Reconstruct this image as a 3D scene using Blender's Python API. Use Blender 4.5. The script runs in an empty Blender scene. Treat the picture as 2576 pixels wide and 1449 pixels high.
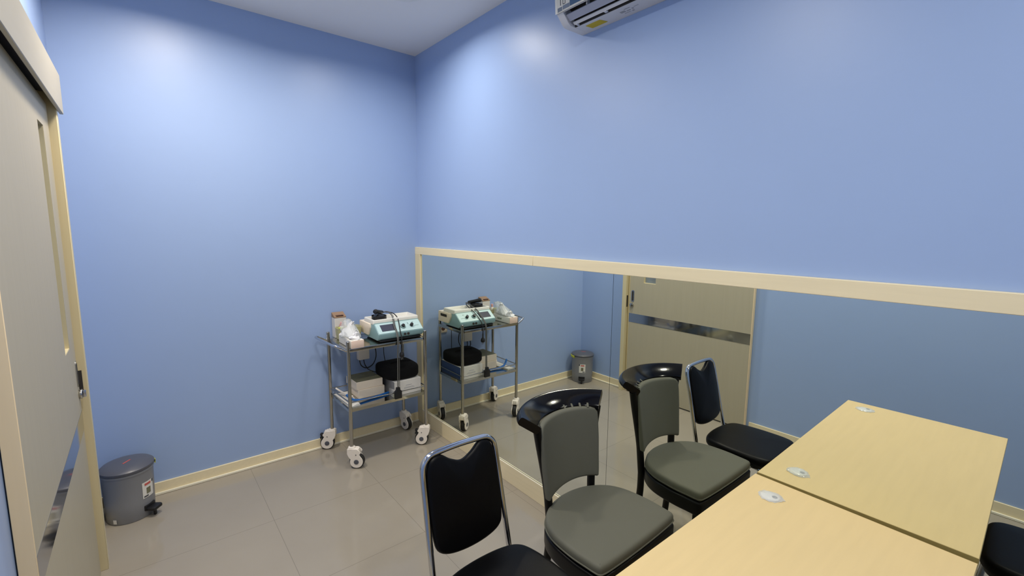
import bpy, bmesh, math, random
from mathutils import Vector, Matrix

random.seed(7)
PI = math.pi
S = bpy.context.scene
COL = S.collection

# ------------------------------------------------------------------ camera
cam_d = bpy.data.cameras.new('camera')
cam = bpy.data.objects.new('camera', cam_d)
COL.objects.link(cam)
S.camera = cam
F_PX, YAW, PITCH, ROLL = 1138.5, 0.884, -0.129, 0.0096
cam_d.sensor_fit = 'HORIZONTAL'
cam_d.sensor_width = 36.0
cam_d.lens = 36.0 * F_PX / 2576.0
cam_d.clip_start = 0.02
cy, sy, cp, sp = math.cos(YAW), math.sin(YAW), math.cos(PITCH), math.sin(PITCH)
fwd = Vector((-sy * cp, cy * cp, sp))
rt = Vector((cy, sy, 0))
up = rt.cross(fwd)
rt2 = math.cos(ROLL) * rt + math.sin(ROLL) * up
up2 = -math.sin(ROLL) * rt + math.cos(ROLL) * up
mat = Matrix((rt2, up2, -fwd)).transposed().to_4x4()
mat.translation = Vector((3.4917, -1.8273, 1.6887))
cam.matrix_world = mat

# ------------------------------------------------------------------ world and exposure
w = bpy.data.worlds.new('world')
S.world = w
w.use_nodes = True
w.node_tree.nodes['Background'].inputs[0].default_value = (0.6, 0.7, 0.9, 1)
w.node_tree.nodes['Background'].inputs[1].default_value = 0.02
S.view_settings.view_transform = 'Standard'
S.view_settings.look = 'None'
S.view_settings.gamma = 1.0
S.view_settings.exposure = 0.16

LIGHT_COL = (1.0, 0.95, 0.86)
LIGHT_SPREAD = math.radians(160)
CEIL = 3.064
LIGHTS = [(0.875, -0.530, 9.0, LIGHT_COL), (0.83, -1.60, 21.0, (1.0, 0.895, 0.75)), (2.40, -1.45, 18.0, LIGHT_COL), (3.85, -1.10, 15.5, LIGHT_COL)]   # x, y, watts, colour
RX = 5.0       # right wall
FY = -2.13     # door wall
MY = -0.02     # mirror plane


# ------------------------------------------------------------------ materials
def lin(r, g=None, b=None):
    if g is None:
        g = b = r
    return tuple(((c / 255.0) / 12.92 if c / 255.0 <= 0.04045 else ((c / 255.0 + 0.055) / 1.055) ** 2.4) for c in (r, g, b))


def material(name, col, rough=0.5, metal=0.0, spec=0.5, coat=0.0, coat_rough=0.1, noise=0.0, nscale=(8, 8, 8),
             bump=0.0, bscale=60.0, emit=None, estr=0.0, alpha=1.0, trans=0.0, sheen=0.0):
    m = bpy.data.materials.new(name)
    m.use_nodes = True
    nt = m.node_tree
    b = nt.nodes['Principled BSDF']
    c4 = (*col, 1)
    b.inputs['Base Color'].default_value = c4
    b.inputs['Roughness'].default_value = rough
    b.inputs['Metallic'].default_value = metal
    b.inputs['Specular IOR Level'].default_value = spec
    b.inputs['Coat Weight'].default_value = coat
    b.inputs['Coat Roughness'].default_value = coat_rough
    b.inputs['Alpha'].default_value = alpha
    b.inputs['Transmission Weight'].default_value = trans
    b.inputs['Sheen Weight'].default_value = sheen
    if emit:
        b.inputs['Emission Color'].default_value = (*emit, 1)
        b.inputs['Emission Strength'].default_value = estr
    tc = None
    if noise or bump:
        tc = nt.nodes.new('ShaderNodeTexCoord')
    if noise:
        mp = nt.nodes.new('ShaderNodeMapping')
        mp.inputs['Scale'].default_value = nscale
        nz = nt.nodes.new('ShaderNodeTexNoise')
        nz.inputs['Scale'].default_value = 1.0
        nz.inputs['Detail'].default_value = 6.0
        rp = nt.nodes.new('ShaderNodeMix')
        rp.data_type = 'RGBA'
        rp.inputs[6].default_value = (*[c * (1 - noise) for c in col], 1)
        rp.inputs[7].default_value = (*[min(1, c * (1 + noise)) for c in col], 1)
        nt.links.new(tc.outputs['Object'], mp.inputs[0])
        nt.links.new(mp.outputs[0], nz.inputs[0])
        nt.links.new(nz.outputs[0], rp.inputs[0])
        nt.links.new(rp.outputs[2], b.inputs['Base Color'])
    if bump:
        nb = nt.nodes.new('ShaderNodeTexNoise')
        nb.inputs['Scale'].default_value = bscale
        nb.inputs['Detail'].default_value = 4.0
        bp = nt.nodes.new('ShaderNodeBump')
        bp.inputs['Strength'].default_value = bump
        bp.inputs['Distance'].default_value = 0.01
        nt.links.new(tc.outputs['Object'], nb.inputs[0])
        nt.links.new(nb.outputs[0], bp.inputs['Height'])
        nt.links.new(bp.outputs[0], b.inputs['Normal'])
    return m


M = {}
M['wall'] = material('blue_wall_paint', (0.335, 0.455, 0.72), 0.40, spec=0.5, noise=0.02, nscale=(3, 3, 3), bump=0.06, bscale=9)
M['ceiling'] = material('ceiling_paint', lin(240, 237, 235), 0.9, spec=0.1)
M['maple'] = material('maple_trim', lin(238, 224, 188), 0.5, spec=0.35, noise=0.07, nscale=(3, 40, 60))
M['maple_v'] = material('maple_trim_upright', lin(224, 210, 172), 0.5, spec=0.35, noise=0.07, nscale=(60, 60, 3))
M['bead'] = material('white_sealant', lin(240, 234, 212), 0.5)
M['jamb'] = material('door_jamb_laminate', lin(218, 204, 164), 0.5, noise=0.06, nscale=(60, 60, 3))
M['door'] = material('door_laminate', lin(184, 175, 152), 0.45, spec=0.35, noise=0.05, nscale=(50, 50, 2.5))
M['door_edge'] = material('door_edge_band', lin(248, 222, 178), 0.5, noise=0.05, nscale=(50, 50, 3))
M['pelmet'] = material('pelmet_laminate', lin(178, 172, 156), 0.5, noise=0.03, nscale=(3, 40, 40))
M['desk'] = material('desk_laminate', lin(222, 197, 144), 0.42, spec=0.35, noise=0.055, nscale=(45, 4, 4))
M['desk_edge_shaded'] = material('desk_edge_band_shaded', lin(190, 164, 108), 0.5, noise=0.05, nscale=(4, 4, 30))  # same tan as the desk top, with the end face's shadow put into the colour
M['mirror'] = material('mirror_glass', (0.89, 0.92, 0.83), 0.0, metal=1.0)
M['mirror_edge'] = material('mirror_edge', lin(70, 90, 85), 0.2)
M['chrome'] = material('chrome', (0.62, 0.63, 0.66), 0.12, metal=1.0)
M['steel'] = material('polished_steel', (0.48, 0.47, 0.44), 0.16, metal=1.0, noise=0.05, nscale=(6, 6, 6))
M['steel_sheet'] = material('polished_steel_sheet', (0.50, 0.50, 0.47), 0.06, metal=1.0)
M['brushed'] = material('brushed_steel_strip', (0.46, 0.47, 0.50), 0.07, metal=1.0)
M['black_vinyl'] = material('black_vinyl', (0.0025, 0.0025, 0.003), 0.42, spec=0.16, bump=0.02, bscale=150)
M['grey_vinyl'] = material('grey_vinyl', lin(99, 99, 88), 0.6, spec=0.2, bump=0.05, bscale=18, noise=0.04, nscale=(5, 5, 5))
M['black_lacquer'] = material('black_lacquer', (0.002, 0.002, 0.004), 0.13, spec=0.3)
M['black_frame'] = material('black_painted_frame', (0.003, 0.003, 0.0035), 0.4, spec=0.25)
M['black_plastic'] = material('black_plastic', (0.008, 0.008, 0.010), 0.42)
M['black_fabric'] = material('black_nylon_fabric', (0.004, 0.004, 0.005), 0.85, spec=0.2, bump=0.15, bscale=300)
M['rubber'] = material('dark_rubber', (0.012, 0.012, 0.013), 0.6)
M['white_plastic'] = material('white_plastic', lin(242, 234, 224), 0.42)
M['ac_white'] = material('ac_white_plastic', lin(222, 221, 224), 0.4)
M['ac_blade'] = material('ac_blade_plastic', lin(168, 172, 190), 0.45)
M['dark_vent'] = material('dark_vent', lin(48, 44, 40), 0.7)
M['white_gloss'] = material('white_gloss_plastic', lin(232, 230, 222), 0.35)
M['teal'] = material('teal_plastic', lin(136, 170, 176), 0.4)
M['teal_light'] = material('pale_teal_panel', lin(190, 218, 219), 0.38)
M['teal_grey'] = material('grey_teal_strip', lin(128, 156, 156), 0.45)
M['screen'] = material('screen_glass', lin(70, 72, 84), 0.2)
M['grey_can'] = material('grey_bin_plastic', lin(134, 135, 139), 0.42, noise=0.03, nscale=(4, 4, 2))
M['dark_can'] = material('dark_grey_lid_plastic', lin(86, 88, 97), 0.35)
M['bag_yellow'] = material('yellow_plastic_bag', lin(190, 192, 60), 0.4)
M['yellow'] = material('yellow_sticker', lin(205, 180, 30), 0.6)
M['red'] = material('red_print', lin(196, 92, 84), 0.6)
M['paper'] = material('white_paper', lin(225, 222, 214), 0.7, noise=0.03, nscale=(20, 20, 20))
M['cream_card'] = material('cream_cardboard', lin(240, 226, 206), 0.7, noise=0.03, nscale=(20, 20, 20))
M['white_card'] = material('white_cardboard', lin(220, 217, 212), 0.6)
M['grey_print'] = material('grey_print', lin(150, 150, 152), 0.7, noise=0.35, nscale=(60, 60, 6))
M['blue_print'] = material('navy_print', lin(52, 76, 128), 0.5, noise=0.1, nscale=(12, 12, 12))
M['green_print'] = material('green_brown_print', lin(120, 118, 92), 0.6, noise=0.55, nscale=(26, 16, 26))
M['brown_card'] = material('brown_cardboard', lin(150, 122, 98), 0.75, noise=0.15, nscale=(18, 18, 18))
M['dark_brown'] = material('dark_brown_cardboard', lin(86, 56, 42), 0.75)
M['peach'] = material('peach_cardboard', lin(238, 212, 196), 0.6, noise=0.03, nscale=(20, 20, 20))
M['cream_white'] = material('cream_white_cardboard', lin(236, 232, 222), 0.6, noise=0.02, nscale=(20, 20, 20))
M['tissue'] = material('tissue_paper', lin(238, 238, 240), 0.85)
M['film'] = material('clear_plastic_film', lin(232, 235, 232), 0.12, alpha=0.42, spec=0.8)
M['olive'] = material('olive_translucent_plastic', lin(206, 202, 150), 0.25, alpha=0.55, spec=0.6)
M['blue_tube'] = material('blue_rubber_tube', lin(36, 112, 196), 0.4)
M['cable_grey'] = material('grey_cable', lin(92, 92, 90), 0.45)
M['green_ink'] = material('dark_green_ink', lin(72, 96, 62), 0.6)
M['blue_ink'] = material('blue_ink', lin(58, 92, 128), 0.6, noise=0.25, nscale=(40, 40, 10))
M['slate_ink'] = material('slate_ink', lin(112, 124, 142), 0.6, noise=0.2, nscale=(40, 40, 10))
M['dark_ink'] = material('dark_ink', lin(70, 72, 78), 0.6)
M['faint_ink'] = material('faint_grey_ink', lin(165, 166, 172), 0.6)
M['glass_grey'] = material('door_glass', lin(128, 138, 146), 0.08, spec=0.6)
M['lamp_ring'] = material('lamp_ring', lin(235, 233, 228), 0.4)
M['lamp_glow'] = material('lamp_glow', (1, 1, 1), 0.5, emit=(1.0, 0.94, 0.84), estr=14)
M['pink'] = material('pink_cap', lin(228, 178, 176), 0.45)
M['green_yellow'] = material('lime_plastic', lin(206, 214, 92), 0.4)
M['clear_box'] = material('clear_acrylic', lin(196, 196, 196), 0.15, alpha=0.5, spec=0.6)


def floor_material():
    m = bpy.data.materials.new('beige_porcelain_tile')
    m.use_nodes = True
    nt = m.node_tree
    b = nt.nodes['Principled BSDF']
    geo = nt.nodes.new('ShaderNodeNewGeometry')
    sep = nt.nodes.new('ShaderNodeSeparateXYZ')
    nt.links.new(geo.outputs['Position'], sep.inputs[0])

    def math_node(op, a, bb=None, val=None):
        n = nt.nodes.new('ShaderNodeMath')
        n.operation = op
        nt.links.new(a, n.inputs[0])
        if bb is not None:
            nt.links.new(bb, n.inputs[1])
        elif val is not None:
            n.inputs[1].default_value = val
        return n.outputs[0]
    T = 0.633

    def grout(o, off):
        v = math_node('ADD', o, val=10 * T - off)
        v = math_node('DIVIDE', v, val=T)
        v = math_node('FRACT', v)
        v = math_node('SUBTRACT', v, val=0.5)
        v = math_node('ABSOLUTE', v)
        return math_node('GREATER_THAN', v, val=0.5 - 0.0012 / T)
    gx = math_node('MULTIPLY', grout(sep.outputs[0], 0.745), math_node('GREATER_THAN', sep.outputs[0], val=0.4))
    gy = math_node('MULTIPLY', grout(sep.outputs[1], -0.71), math_node('GREATER_THAN', sep.outputs[1], val=-1.7))
    g = math_node('MAXIMUM', gx, gy)
    nz = nt.nodes.new('ShaderNodeTexNoise')
    nz.inputs['Scale'].default_value = 2.5
    nz.inputs['Detail'].default_value = 8
    nt.links.new(geo.outputs['Position'], nz.inputs[0])
    mx = nt.nodes.new('ShaderNodeMix')
    mx.data_type = 'RGBA'
    mx.inputs[6].default_value = (*lin(152, 144, 131), 1)
    mx.inputs[7].default_value = (*lin(164, 156, 142), 1)
    nt.links.new(nz.outputs[0], mx.inputs[0])
    m2 = nt.nodes.new('ShaderNodeMix')
    m2.data_type = 'RGBA'
    m2.inputs[7].default_value = (*lin(130, 123, 111), 1)
    nt.links.new(g, m2.inputs[0])
    nt.links.new(mx.outputs[2], m2.inputs[6])
    nt.links.new(m2.outputs[2], b.inputs['Base Color'])
    b.inputs['Roughness'].default_value = 0.11
    b.inputs['Specular IOR Level'].default_value = 0.6
    return m


M['floor'] = floor_material()


# ------------------------------------------------------------------ mesh helpers
class MB:
    def __init__(self):
        self.bm = bmesh.new()

    def _merge(self, t, mx=None):
        if mx is not None:
            bmesh.ops.transform(t, matrix=mx, verts=t.verts)
        me = bpy.data.meshes.new('tmp')
        t.to_mesh(me)
        t.free()
        self.bm.from_mesh(me)
        bpy.data.meshes.remove(me)
        return self

    def box(self, lo, hi, bev=0.0, seg=2, mx=None):
        t = bmesh.new()
        bmesh.ops.create_cube(t, size=1.0)
        c = [(a + b) / 2 for a, b in zip(lo, hi)]
        s = [abs(b - a) for a, b in zip(lo, hi)]
        bmesh.ops.scale(t, vec=s, verts=t.verts)
        bmesh.ops.translate(t, vec=c, verts=t.verts)
        if bev > 0:
            bmesh.ops.bevel(t, geom=t.edges[:], offset=min(bev, min(s) * 0.49), segments=seg, profile=0.5, affect='EDGES')
        return self._merge(t, mx)

    def loft(self, rings, caps=True, mx=None, closed=True):
        t = bmesh.new()
        vs = [[t.verts.new(p) for p in r] for r in rings]
        n = len(vs[0])
        for i in range(len(vs) - 1):
            for j in range(n if closed else n - 1):
                k = (j + 1) % n
                t.faces.new((vs[i][j], vs[i][k], vs[i + 1][k], vs[i + 1][j]))
        if caps:
            t.faces.new(list(reversed(vs[0])))
            t.faces.new(vs[-1])
        bmesh.ops.recalc_face_normals(t, faces=t.faces[:])
        return self._merge(t, mx)

    def cyl(self, p0, p1, r0, r1=None, seg=24, bev=0.0, mx=None):
        p0, p1 = Vector(p0), Vector(p1)
        r1 = r0 if r1 is None else r1
        d = (p1 - p0)
        L = d.length
        d.normalize()
        a = d.orthogonal().normalized()
        b = d.cross(a)

        def ring(h, r):
            return [p0 + d * h + (a * math.cos(2 * PI * i / seg) + b * math.sin(2 * PI * i / seg)) * r for i in range(seg)]
        if bev > 0:
            rings = [ring(0, r0 - bev), ring(bev * .3, r0 - bev * .3), ring(bev, r0), ring(L - bev, r1), ring(L - bev * .3, r1 - bev * .3), ring(L, r1 - bev)]
        else:
            rings = [ring(0, r0), ring(L, r1)]
        return self.loft(rings, mx=mx)

    def tube(self, pts, r, seg=12, smooth=0, closed=False, mx=None, flat=None):
        pts = [Vector(p) for p in pts]
        if smooth:
            pts = catmull(pts, smooth, closed)
        rings = []
        n = len(pts)
        prev = None
        for i, p in enumerate(pts):
            if i == 0:
                d = pts[1] - pts[0]
            elif i == n - 1:
                d = pts[-1] - pts[-2]
            else:
                d = (pts[i + 1] - pts[i]).normalized() + (pts[i] - pts[i - 1]).normalized()
            d.normalize()
            if prev is None:
                a = d.orthogonal().normalized() if flat is None else (Vector(flat) - d * d.dot(Vector(flat))).normalized()
            else:
                a = prev - d * prev.dot(d)
                a.normalize()
            prev = a
            b = d.cross(a)
            ra, rb = (r, r) if not isinstance(r, tuple) else r
            rings.append([p + a * math.cos(2 * PI * k / seg) * ra + b * math.sin(2 * PI * k / seg) * rb for k in range(seg)])
        return self.loft(rings, mx=mx)

    def lathe(self, prof, seg=48, centre=(0, 0, 0), mx=None):
        c = Vector(centre)
        rings = []
        for r, z in prof:
            rings.append([c + Vector((r * math.cos(2 * PI * i / seg), r * math.sin(2 * PI * i / seg), z)) for i in range(seg)])
        return self.loft(rings, mx=mx)

    def prism(self, poly, axis, a, b, bev=0.0, seg=2, mx=None):
        """poly: 2D points; axis 'x','y','z' is the extrusion direction."""
        def P(u, v, h):
            return {'x': (h, u, v), 'y': (u, h, v), 'z': (u, v, h)}[axis]
        t = bmesh.new()
        lo = [t.verts.new(P(u, v, a)) for u, v in poly]
        hi = [t.verts.new(P(u, v, b)) for u, v in poly]
        n = len(poly)
        for j in range(n):
            k = (j + 1) % n
            t.faces.new((lo[j], lo[k], hi[k], hi[j]))
        t.faces.new(list(reversed(lo)))
        t.faces.new(hi)
        bmesh.ops.recalc_face_normals(t, faces=t.faces[:])
        if bev > 0:
            bmesh.ops.bevel(t, geom=t.edges[:], offset=bev, segments=seg, profile=0.5, affect='EDGES')
        return self._merge(t, mx)

    def pad(self, outline, z0, z1, r, dome=0.0, mx=None, both=False, warp=None):
        """rounded cushion over a closed 2D outline (counter-clockwise)."""
        pts = [Vector(p) for p in outline]
        n = len(pts)
        nor = []
        for i in range(n):
            e = (pts[(i + 1) % n] - pts[i - 1]).normalized()
            nor.append(Vector((e.y, -e.x)))
        cen = sum(pts, Vector((0, 0))) / n

        def ring(off, z, k=1.0):
            return [Vector((*(cen + (p - q * off - cen) * k), z)) for p, q in zip(pts, nor)]
        rings = []
        if both:
            for k, d in ((0.02, 1.0), (0.15, 1.0), (0.4, .93), (0.65, .72), (0.85, .4)):
                rings.append(ring(r, z0 - dome * d, k))
        for i in range(5):
            a = PI / 2 * i / 4
            rings.append(ring(r * (1 - math.sin(a)), z0 + r * (1 - math.cos(a))))
        for i in range(5):
            a = PI / 2 * i / 4
            rings.append(ring(r * (1 - math.cos(a)), z1 - r * (1 - math.sin(a))))
        for k, d in ((0.85, .4), (0.65, .72), (0.4, .93), (0.15, 1.0), (0.02, 1.0)):
            rings.append(ring(r, z1 + dome * d, k))
        if warp:
            rings = [[warp(p) for p in rg] for rg in rings]
        return self.loft(rings, mx=mx)

    def done(self, mx=None):
        if mx is not None:
            bmesh.ops.transform(self.bm, matrix=mx, verts=self.bm.verts)
        for f in self.bm.faces:
            f.smooth = True
        for e in self.bm.edges:
            if len(e.link_faces) == 2 and e.calc_face_angle(0) > math.radians(38):
                e.smooth = False
        return self.bm


def catmull(pts, k, closed=False):
    out = []
    n = len(pts)
    for i in range(n if closed else n - 1):
        p0 = pts[i - 1] if (i > 0 or closed) else pts[0] * 2 - pts[1]
        p1, p2 = pts[i], pts[(i + 1) % n]
        p3 = pts[(i + 2) % n] if (i + 2 < n or closed) else p2 * 2 - p1
        for j in range(k):
            t = j / k
            out.append(0.5 * ((2 * p1) + (p2 - p0) * t + (2 * p0 - 5 * p1 + 4 * p2 - p3) * t * t + (3 * p1 - p0 - 3 * p2 + p3) * t ** 3))
    if not closed:
        out.append(pts[-1].copy())
    return out


def sm2(pts, k=6):
    return [tuple(p.xy) for p in catmull([Vector((x, y, 0)) for x, y in pts], k, True)]


def rrect(x0, y0, x1, y1, r, k=6):
    out = []
    for cx, cy_, a0 in ((x1 - r, y0 + r, -PI / 2), (x1 - r, y1 - r, 0), (x0 + r, y1 - r, PI / 2), (x0 + r, y0 + r, PI)):
        for i in range(k + 1):
            a = a0 + PI / 2 * i / k
            out.append((cx + r * math.cos(a), cy_ + r * math.sin(a)))
    return out


ROOTM = {}


def thing(name, label, cat, loc=(0, 0, 0), rotz=0.0, group=None):
    o = bpy.data.objects.new(name, None)
    o.empty_display_size = 0.05
    COL.objects.link(o)
    o.location = loc
    o.rotation_euler = (0, 0, rotz)
    o['label'] = label
    o['category'] = cat
    if group:
        o['group'] = group
    ROOTM[o.name] = Matrix.Translation(Vector(loc)) @ Matrix.Rotation(rotz, 4, 'Z')
    return o


def obj(name, mb, m, parent=None, world=True, label=None):
    """one mesh object; world=True: vertices are given in world space."""
    bm = mb.done()
    if parent is not None:
        pm = ROOTM[parent.name]
        if world:
            bmesh.ops.transform(bm, matrix=pm.inverted(), verts=bm.verts)
    me = bpy.data.meshes.new(name)
    bm.to_mesh(me)
    bm.free()
    me.materials.append(m)
    o = bpy.data.objects.new(name, me)
    COL.objects.link(o)
    if parent is not None:
        o.parent = parent
        ROOTM[o.name] = ROOTM[parent.name]
    else:
        ROOTM[o.name] = Matrix.Identity(4)
    if label:
        o['label'] = label
    return o


def tag(o, label, cat, group=None):
    o['label'] = label
    o['category'] = cat
    if group:
        o['group'] = group
    return o


def struct(name, mb, m, parent=None, label=None):
    o = obj(name, mb, m, parent)
    if parent is None:
        o['kind'] = 'structure'
        if label:
            o['label'] = label
    return o


def dup(root, loc, rotz, label, group=None):
    r = root.copy()
    COL.objects.link(r)
    r.location = loc
    r.rotation_euler = (0, 0, rotz)
    r['label'] = label
    if group:
        r['group'] = group
    for ch in list(root.children):
        c = ch.copy()
        COL.objects.link(c)
        c.parent = r
        for g in list(ch.children):
            d = g.copy()
            COL.objects.link(d)
            d.parent = c
    return r


# ------------------------------------------------------------------ the room
T = 0.12
struct('floor', MB().box((-T, FY - T, -0.1), (RX + T, T, 0)), M['floor'])
struct('ceiling', MB().box((-T, FY - T, CEIL), (RX + T, T, CEIL + 0.1)), M['ceiling'])
struct('wall_left', MB().box((-T, FY - T, 0), (0, T, CEIL)), M['wall'])
struct('wall_back', MB().box((0, 0, 0), (RX + T, T, CEIL)), M['wall'])
struct('wall_front', MB().box((0, FY - T, 0), (RX + T, FY, CEIL)), M['wall'])
struct('wall_right', MB().box((RX, FY, 0), (RX + T, 0, CEIL)), M['wall'])


def baseboard(name, lo, hi, blo, bhi):
    b = struct(name, MB().box(lo, hi, 0.002, 1), M['maple'])
    obj('sealant_bead', MB().box(blo, bhi, 0.003, 1), M['bead'], b)


baseboard('baseboard_left', (0.0, FY + .012, 0), (0.012, -0.031, 0.078), (0.0121, FY + .012, 0), (0.024, -0.031, 0.016))
baseboard('baseboard_front', (1.93, FY, 0), (RX, FY + .012, 0.078), (1.93, FY + .0121, 0), (RX, FY + .024, 0.016))
bb = struct('trim_1', MB().box((0.0, FY, 0), (0.604, FY + .012, 0.078), 0.002, 1), M['maple'])
obj('sealant_bead', MB().box((0.0241, FY + .0121, 0), (0.604, FY + .024, 0.016), 0.003, 1), M['bead'], bb)
baseboard('baseboard_right', (RX - .012, FY + .012, 0), (RX, -0.031, 0.078), (RX - .021, FY + .021, 0), (RX - .0121, -0.031, 0.013))

# mirror frame along the back wall
MT0, MT1 = 1.474, 1.532
struct('trim_2', MB().box((0.085, -0.03, MT0), (1.491, 0, MT1), 0.0015, 1).box((0.0, -0.03, MT0), (0.0849, 0, MT1), 0.001, 1)
       .box((1.4925, -0.03, MT0), (RX, 0, MT1), 0.0015, 1), M['maple'])
struct('trim_3', MB().box((0.0, -0.0299, 0.0), (0.085, 0, MT0), 0.0015, 1), M['maple_v'])
tb = struct('trim_4', MB().box((0.0851, -0.03, 0), (RX, 0, 0.122), 0.0015, 1), M['maple'])
obj('top_bead', MB().box((0.086, -0.0302, 0.1221), (RX, -0.0225, 0.1255), 0.001, 1), M['bead'], tb)

# mirror panels
for k, (x0, x1, lab) in enumerate((
        (0.087, 2.0815, 'tall frameless mirror panel beside the room corner, behind the steel trolley'),
        (2.0835, 4.90, 'wide mirror panel behind the grey chair and desk end'))):
    p = tag(obj('mirror_panel', MB().box((x0, MY, 0.1265), (x1, MY + .005, MT0 - 0.001)), M['mirror']), lab, 'mirror', None)
    obj('backing', MB().box((x0, MY + .0052, 0.1265), (x1, -0.0002, MT0 - 0.001)), M['mirror_edge'], p)

# ------------------------------------------------------------------ sliding door on the front wall
DY0, DY1 = -2.127, -2.0935
d = struct('door_1', MB()
           .box((0.680, DY0, 0.012), (0.842, DY1, 2.20))
           .box((0.842, DY0, 0.012), (0.980, DY1, 1.165))
           .box((0.842, DY0, 2.085), (0.980, DY1, 2.20))
           .box((0.980, DY0, 0.012), (1.900, DY1, 2.20)), M['door'])
obj('edge_band', MB().box((1.9001, DY0, 0.012), (1.906, DY1 + .001, 2.20), 0.001, 1), M['door_edge'], d)
obj('vision_pane', MB().box((0.843, DY0 + .001, 1.166), (0.979, DY0 + .008, 2.084)), M['glass_grey'], d)
obj('glazing_bead', MB().box((0.842, DY0 + .008, 1.165), (0.8445, DY1 - .001, 2.085)).box((0.9775, DY0 + .008, 1.165), (0.98, DY1 - .001, 2.085))
    .box((0.842, DY0 + .008, 1.165), (0.98, DY1 - .001, 1.1675)), M['jamb'], d)
obj('kick_strip', MB().box((0.681, DY1, 0.748), (1.899, DY1 + .0012, 0.84)), M['brushed'], d)
fh = MB().prism(rrect(0.703, 0.962, 0.737, 1.082, 0.016), 'y', DY1, DY1 + .004)
hd = obj('flush_handle', fh, M['brushed'], d)
obj('handle_recess', MB().prism(rrect(0.710, 0.972, 0.730, 1.072, 0.0095), 'y', DY1 + .0041, DY1 + .0046), M['dark_vent'], hd)
lk = obj('lock', MB().cyl((0.712, DY1, 0.925), (0.712, DY1 + .012, 0.925), 0.022, seg=24, bev=.002), M['steel'], d)
obj('thumb_turn', MB().box((0.7085, DY1 + .012, 0.908), (0.7155, DY1 + .024, 0.942), 0.002), M['chrome'], lk)

j = struct('trim_5', MB().box((0.606, FY, 0), (0.652, -2.0665, 2.30), 0.0015, 1).box((0.652, FY, 0), (0.6795, -2.118, 2.30)), M['jamb'])
obj('strike_plate', MB().box((0.6521, -2.104, 0.90), (0.6535, -2.082, 1.02)), M['dark_vent'], j)
struct('trim_6', MB().box((0.545, -2.0665, 2.185), (3.30, -2.0525, 2.355), 0.002, 1).box((0.545, FY, 2.341), (3.30, -2.0665, 2.355)), M['pelmet'])
tr = struct('trim_7', MB().box((0.70, FY, 2.245), (3.28, -2.09, 2.30)), M['dark_vent'])

# ------------------------------------------------------------------ recessed ceiling lights
lamp_labels = ['round recessed ceiling light nearest the corner above the trolley, partly in view',
               'round recessed ceiling light above the bin side of the door',
               'round recessed ceiling light over the desk, opposite the air conditioner',
               'round recessed ceiling light at the far right beyond the desk']
ring = MB().lathe([(0.108, -0.004), (0.118, -0.006), (0.124, -0.003), (0.124, 0), (0.108, 0)])
ring_o = None
lamp0 = None
for (x, y, watts, lcol), lab in zip(LIGHTS, lamp_labels):
    if lamp0 is None:
        lamp0 = thing('ceiling_light', lab, 'ceiling light', (x, y, CEIL), 0, 'recessed ceiling lights')
        obj('trim_ring', ring, M['lamp_ring'], lamp0, world=False)
        obj('diffuser', MB().cyl((0, 0, -0.003), (0, 0, 0), 0.108, seg=40), M['lamp_glow'], lamp0, world=False)
        root = lamp0
    else:
        root = dup(lamp0, (x, y, CEIL), 0, lab)
    ld = bpy.data.lights.new('lamp', 'AREA')
    ld.shape = 'DISK'
    ld.size = 0.20
    ld.energy = watts
    ld.color = lcol
    ld.spread = LIGHT_SPREAD
    lo = bpy.data.objects.new('lamp', ld)
    COL.objects.link(lo)
    lo.location = (x, y, CEIL - 0.008)

# ------------------------------------------------------------------ air conditioner on the back wall
AX0, AX1 = 1.812, 2.66
ac = thing('air_conditioner', 'white split air conditioner mounted high on the blue wall above the mirror', 'air conditioner', (2.236, 0, 2.672))
prof_full = [(-0.0005, 2.672), (-0.131, 2.671), (-0.146, 2.680), (-0.183, 2.716), (-0.190, 2.735), (-0.200, 2.85), (-0.198, 2.92), (-0.175, 2.955), (-0.0005, 2.96)]
prof_cut = [(-0.0005, 2.672), (-0.094, 2.672), (-0.102, 2.705), (-0.118, 2.738), (-0.15, 2.752), (-0.180, 2.722), (-0.183, 2.716), (-0.190, 2.735), (-0.200, 2.85), (-0.198, 2.92), (-0.175, 2.955), (-0.0005, 2.96)]
XL, XR = AX0 + .040, AX1 - .040
obj('body', MB().prism(prof_full, 'x', AX0, XL).prism(prof_full, 'x', XR, AX1).prism(prof_cut, 'x', XL, XR), M['ac_white'], ac)
obj('outlet', MB().prism([(-0.0945, 2.6735), (-0.1025, 2.7045), (-0.1185, 2.737), (-0.15, 2.751), (-0.1785, 2.7235), (-0.176, 2.720), (-0.149, 2.746), (-0.121, 2.733), (-0.106, 2.703), (-0.099, 2.6735)], 'x', XL + .0005, XR - .0005), M['dark_vent'], ac)
obj('louver', MB().prism([(-0.166, 2.708), (-0.141, 2.686), (-0.138, 2.690), (-0.163, 2.713)], 'x', XL + .004, XR - .004), M['ac_blade'], ac)
obj('louver', MB().prism([(-0.127, 2.682), (-0.114, 2.675), (-0.112, 2.679), (-0.126, 2.686)], 'x', XL + .012, XR - .004), M['ac_white'], ac)
for lo_, hi_ in (((XL + .02, -0.118, 2.673), (XL + .03, -0.098, 2.682)), ((XL + .19, -0.116, 2.674), (XL + .205, -0.10, 2.686)), ((XL + .13, -0.168, 2.712), (XL + .137, -0.150, 2.735))):
    obj('louver_bracket', MB().box(lo_, hi_), M['ac_white'], ac)
fp = obj('front_panel', MB().prism([(-0.1905, 2.718), (-0.2003, 2.85), (-0.1985, 2.92), (-0.2025, 2.922), (-0.2045, 2.85), (-0.1945, 2.716)], 'x', AX0 - .001, AX1 + .001), M['white_gloss'], ac)


def on_front(x, t, off):
    """point on the front panel: t is height above the lower edge."""
    z = 2.717 + t
    y = -0.1946 - 0.0100 * t / 0.134 - off
    return (x, y, z)


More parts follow.
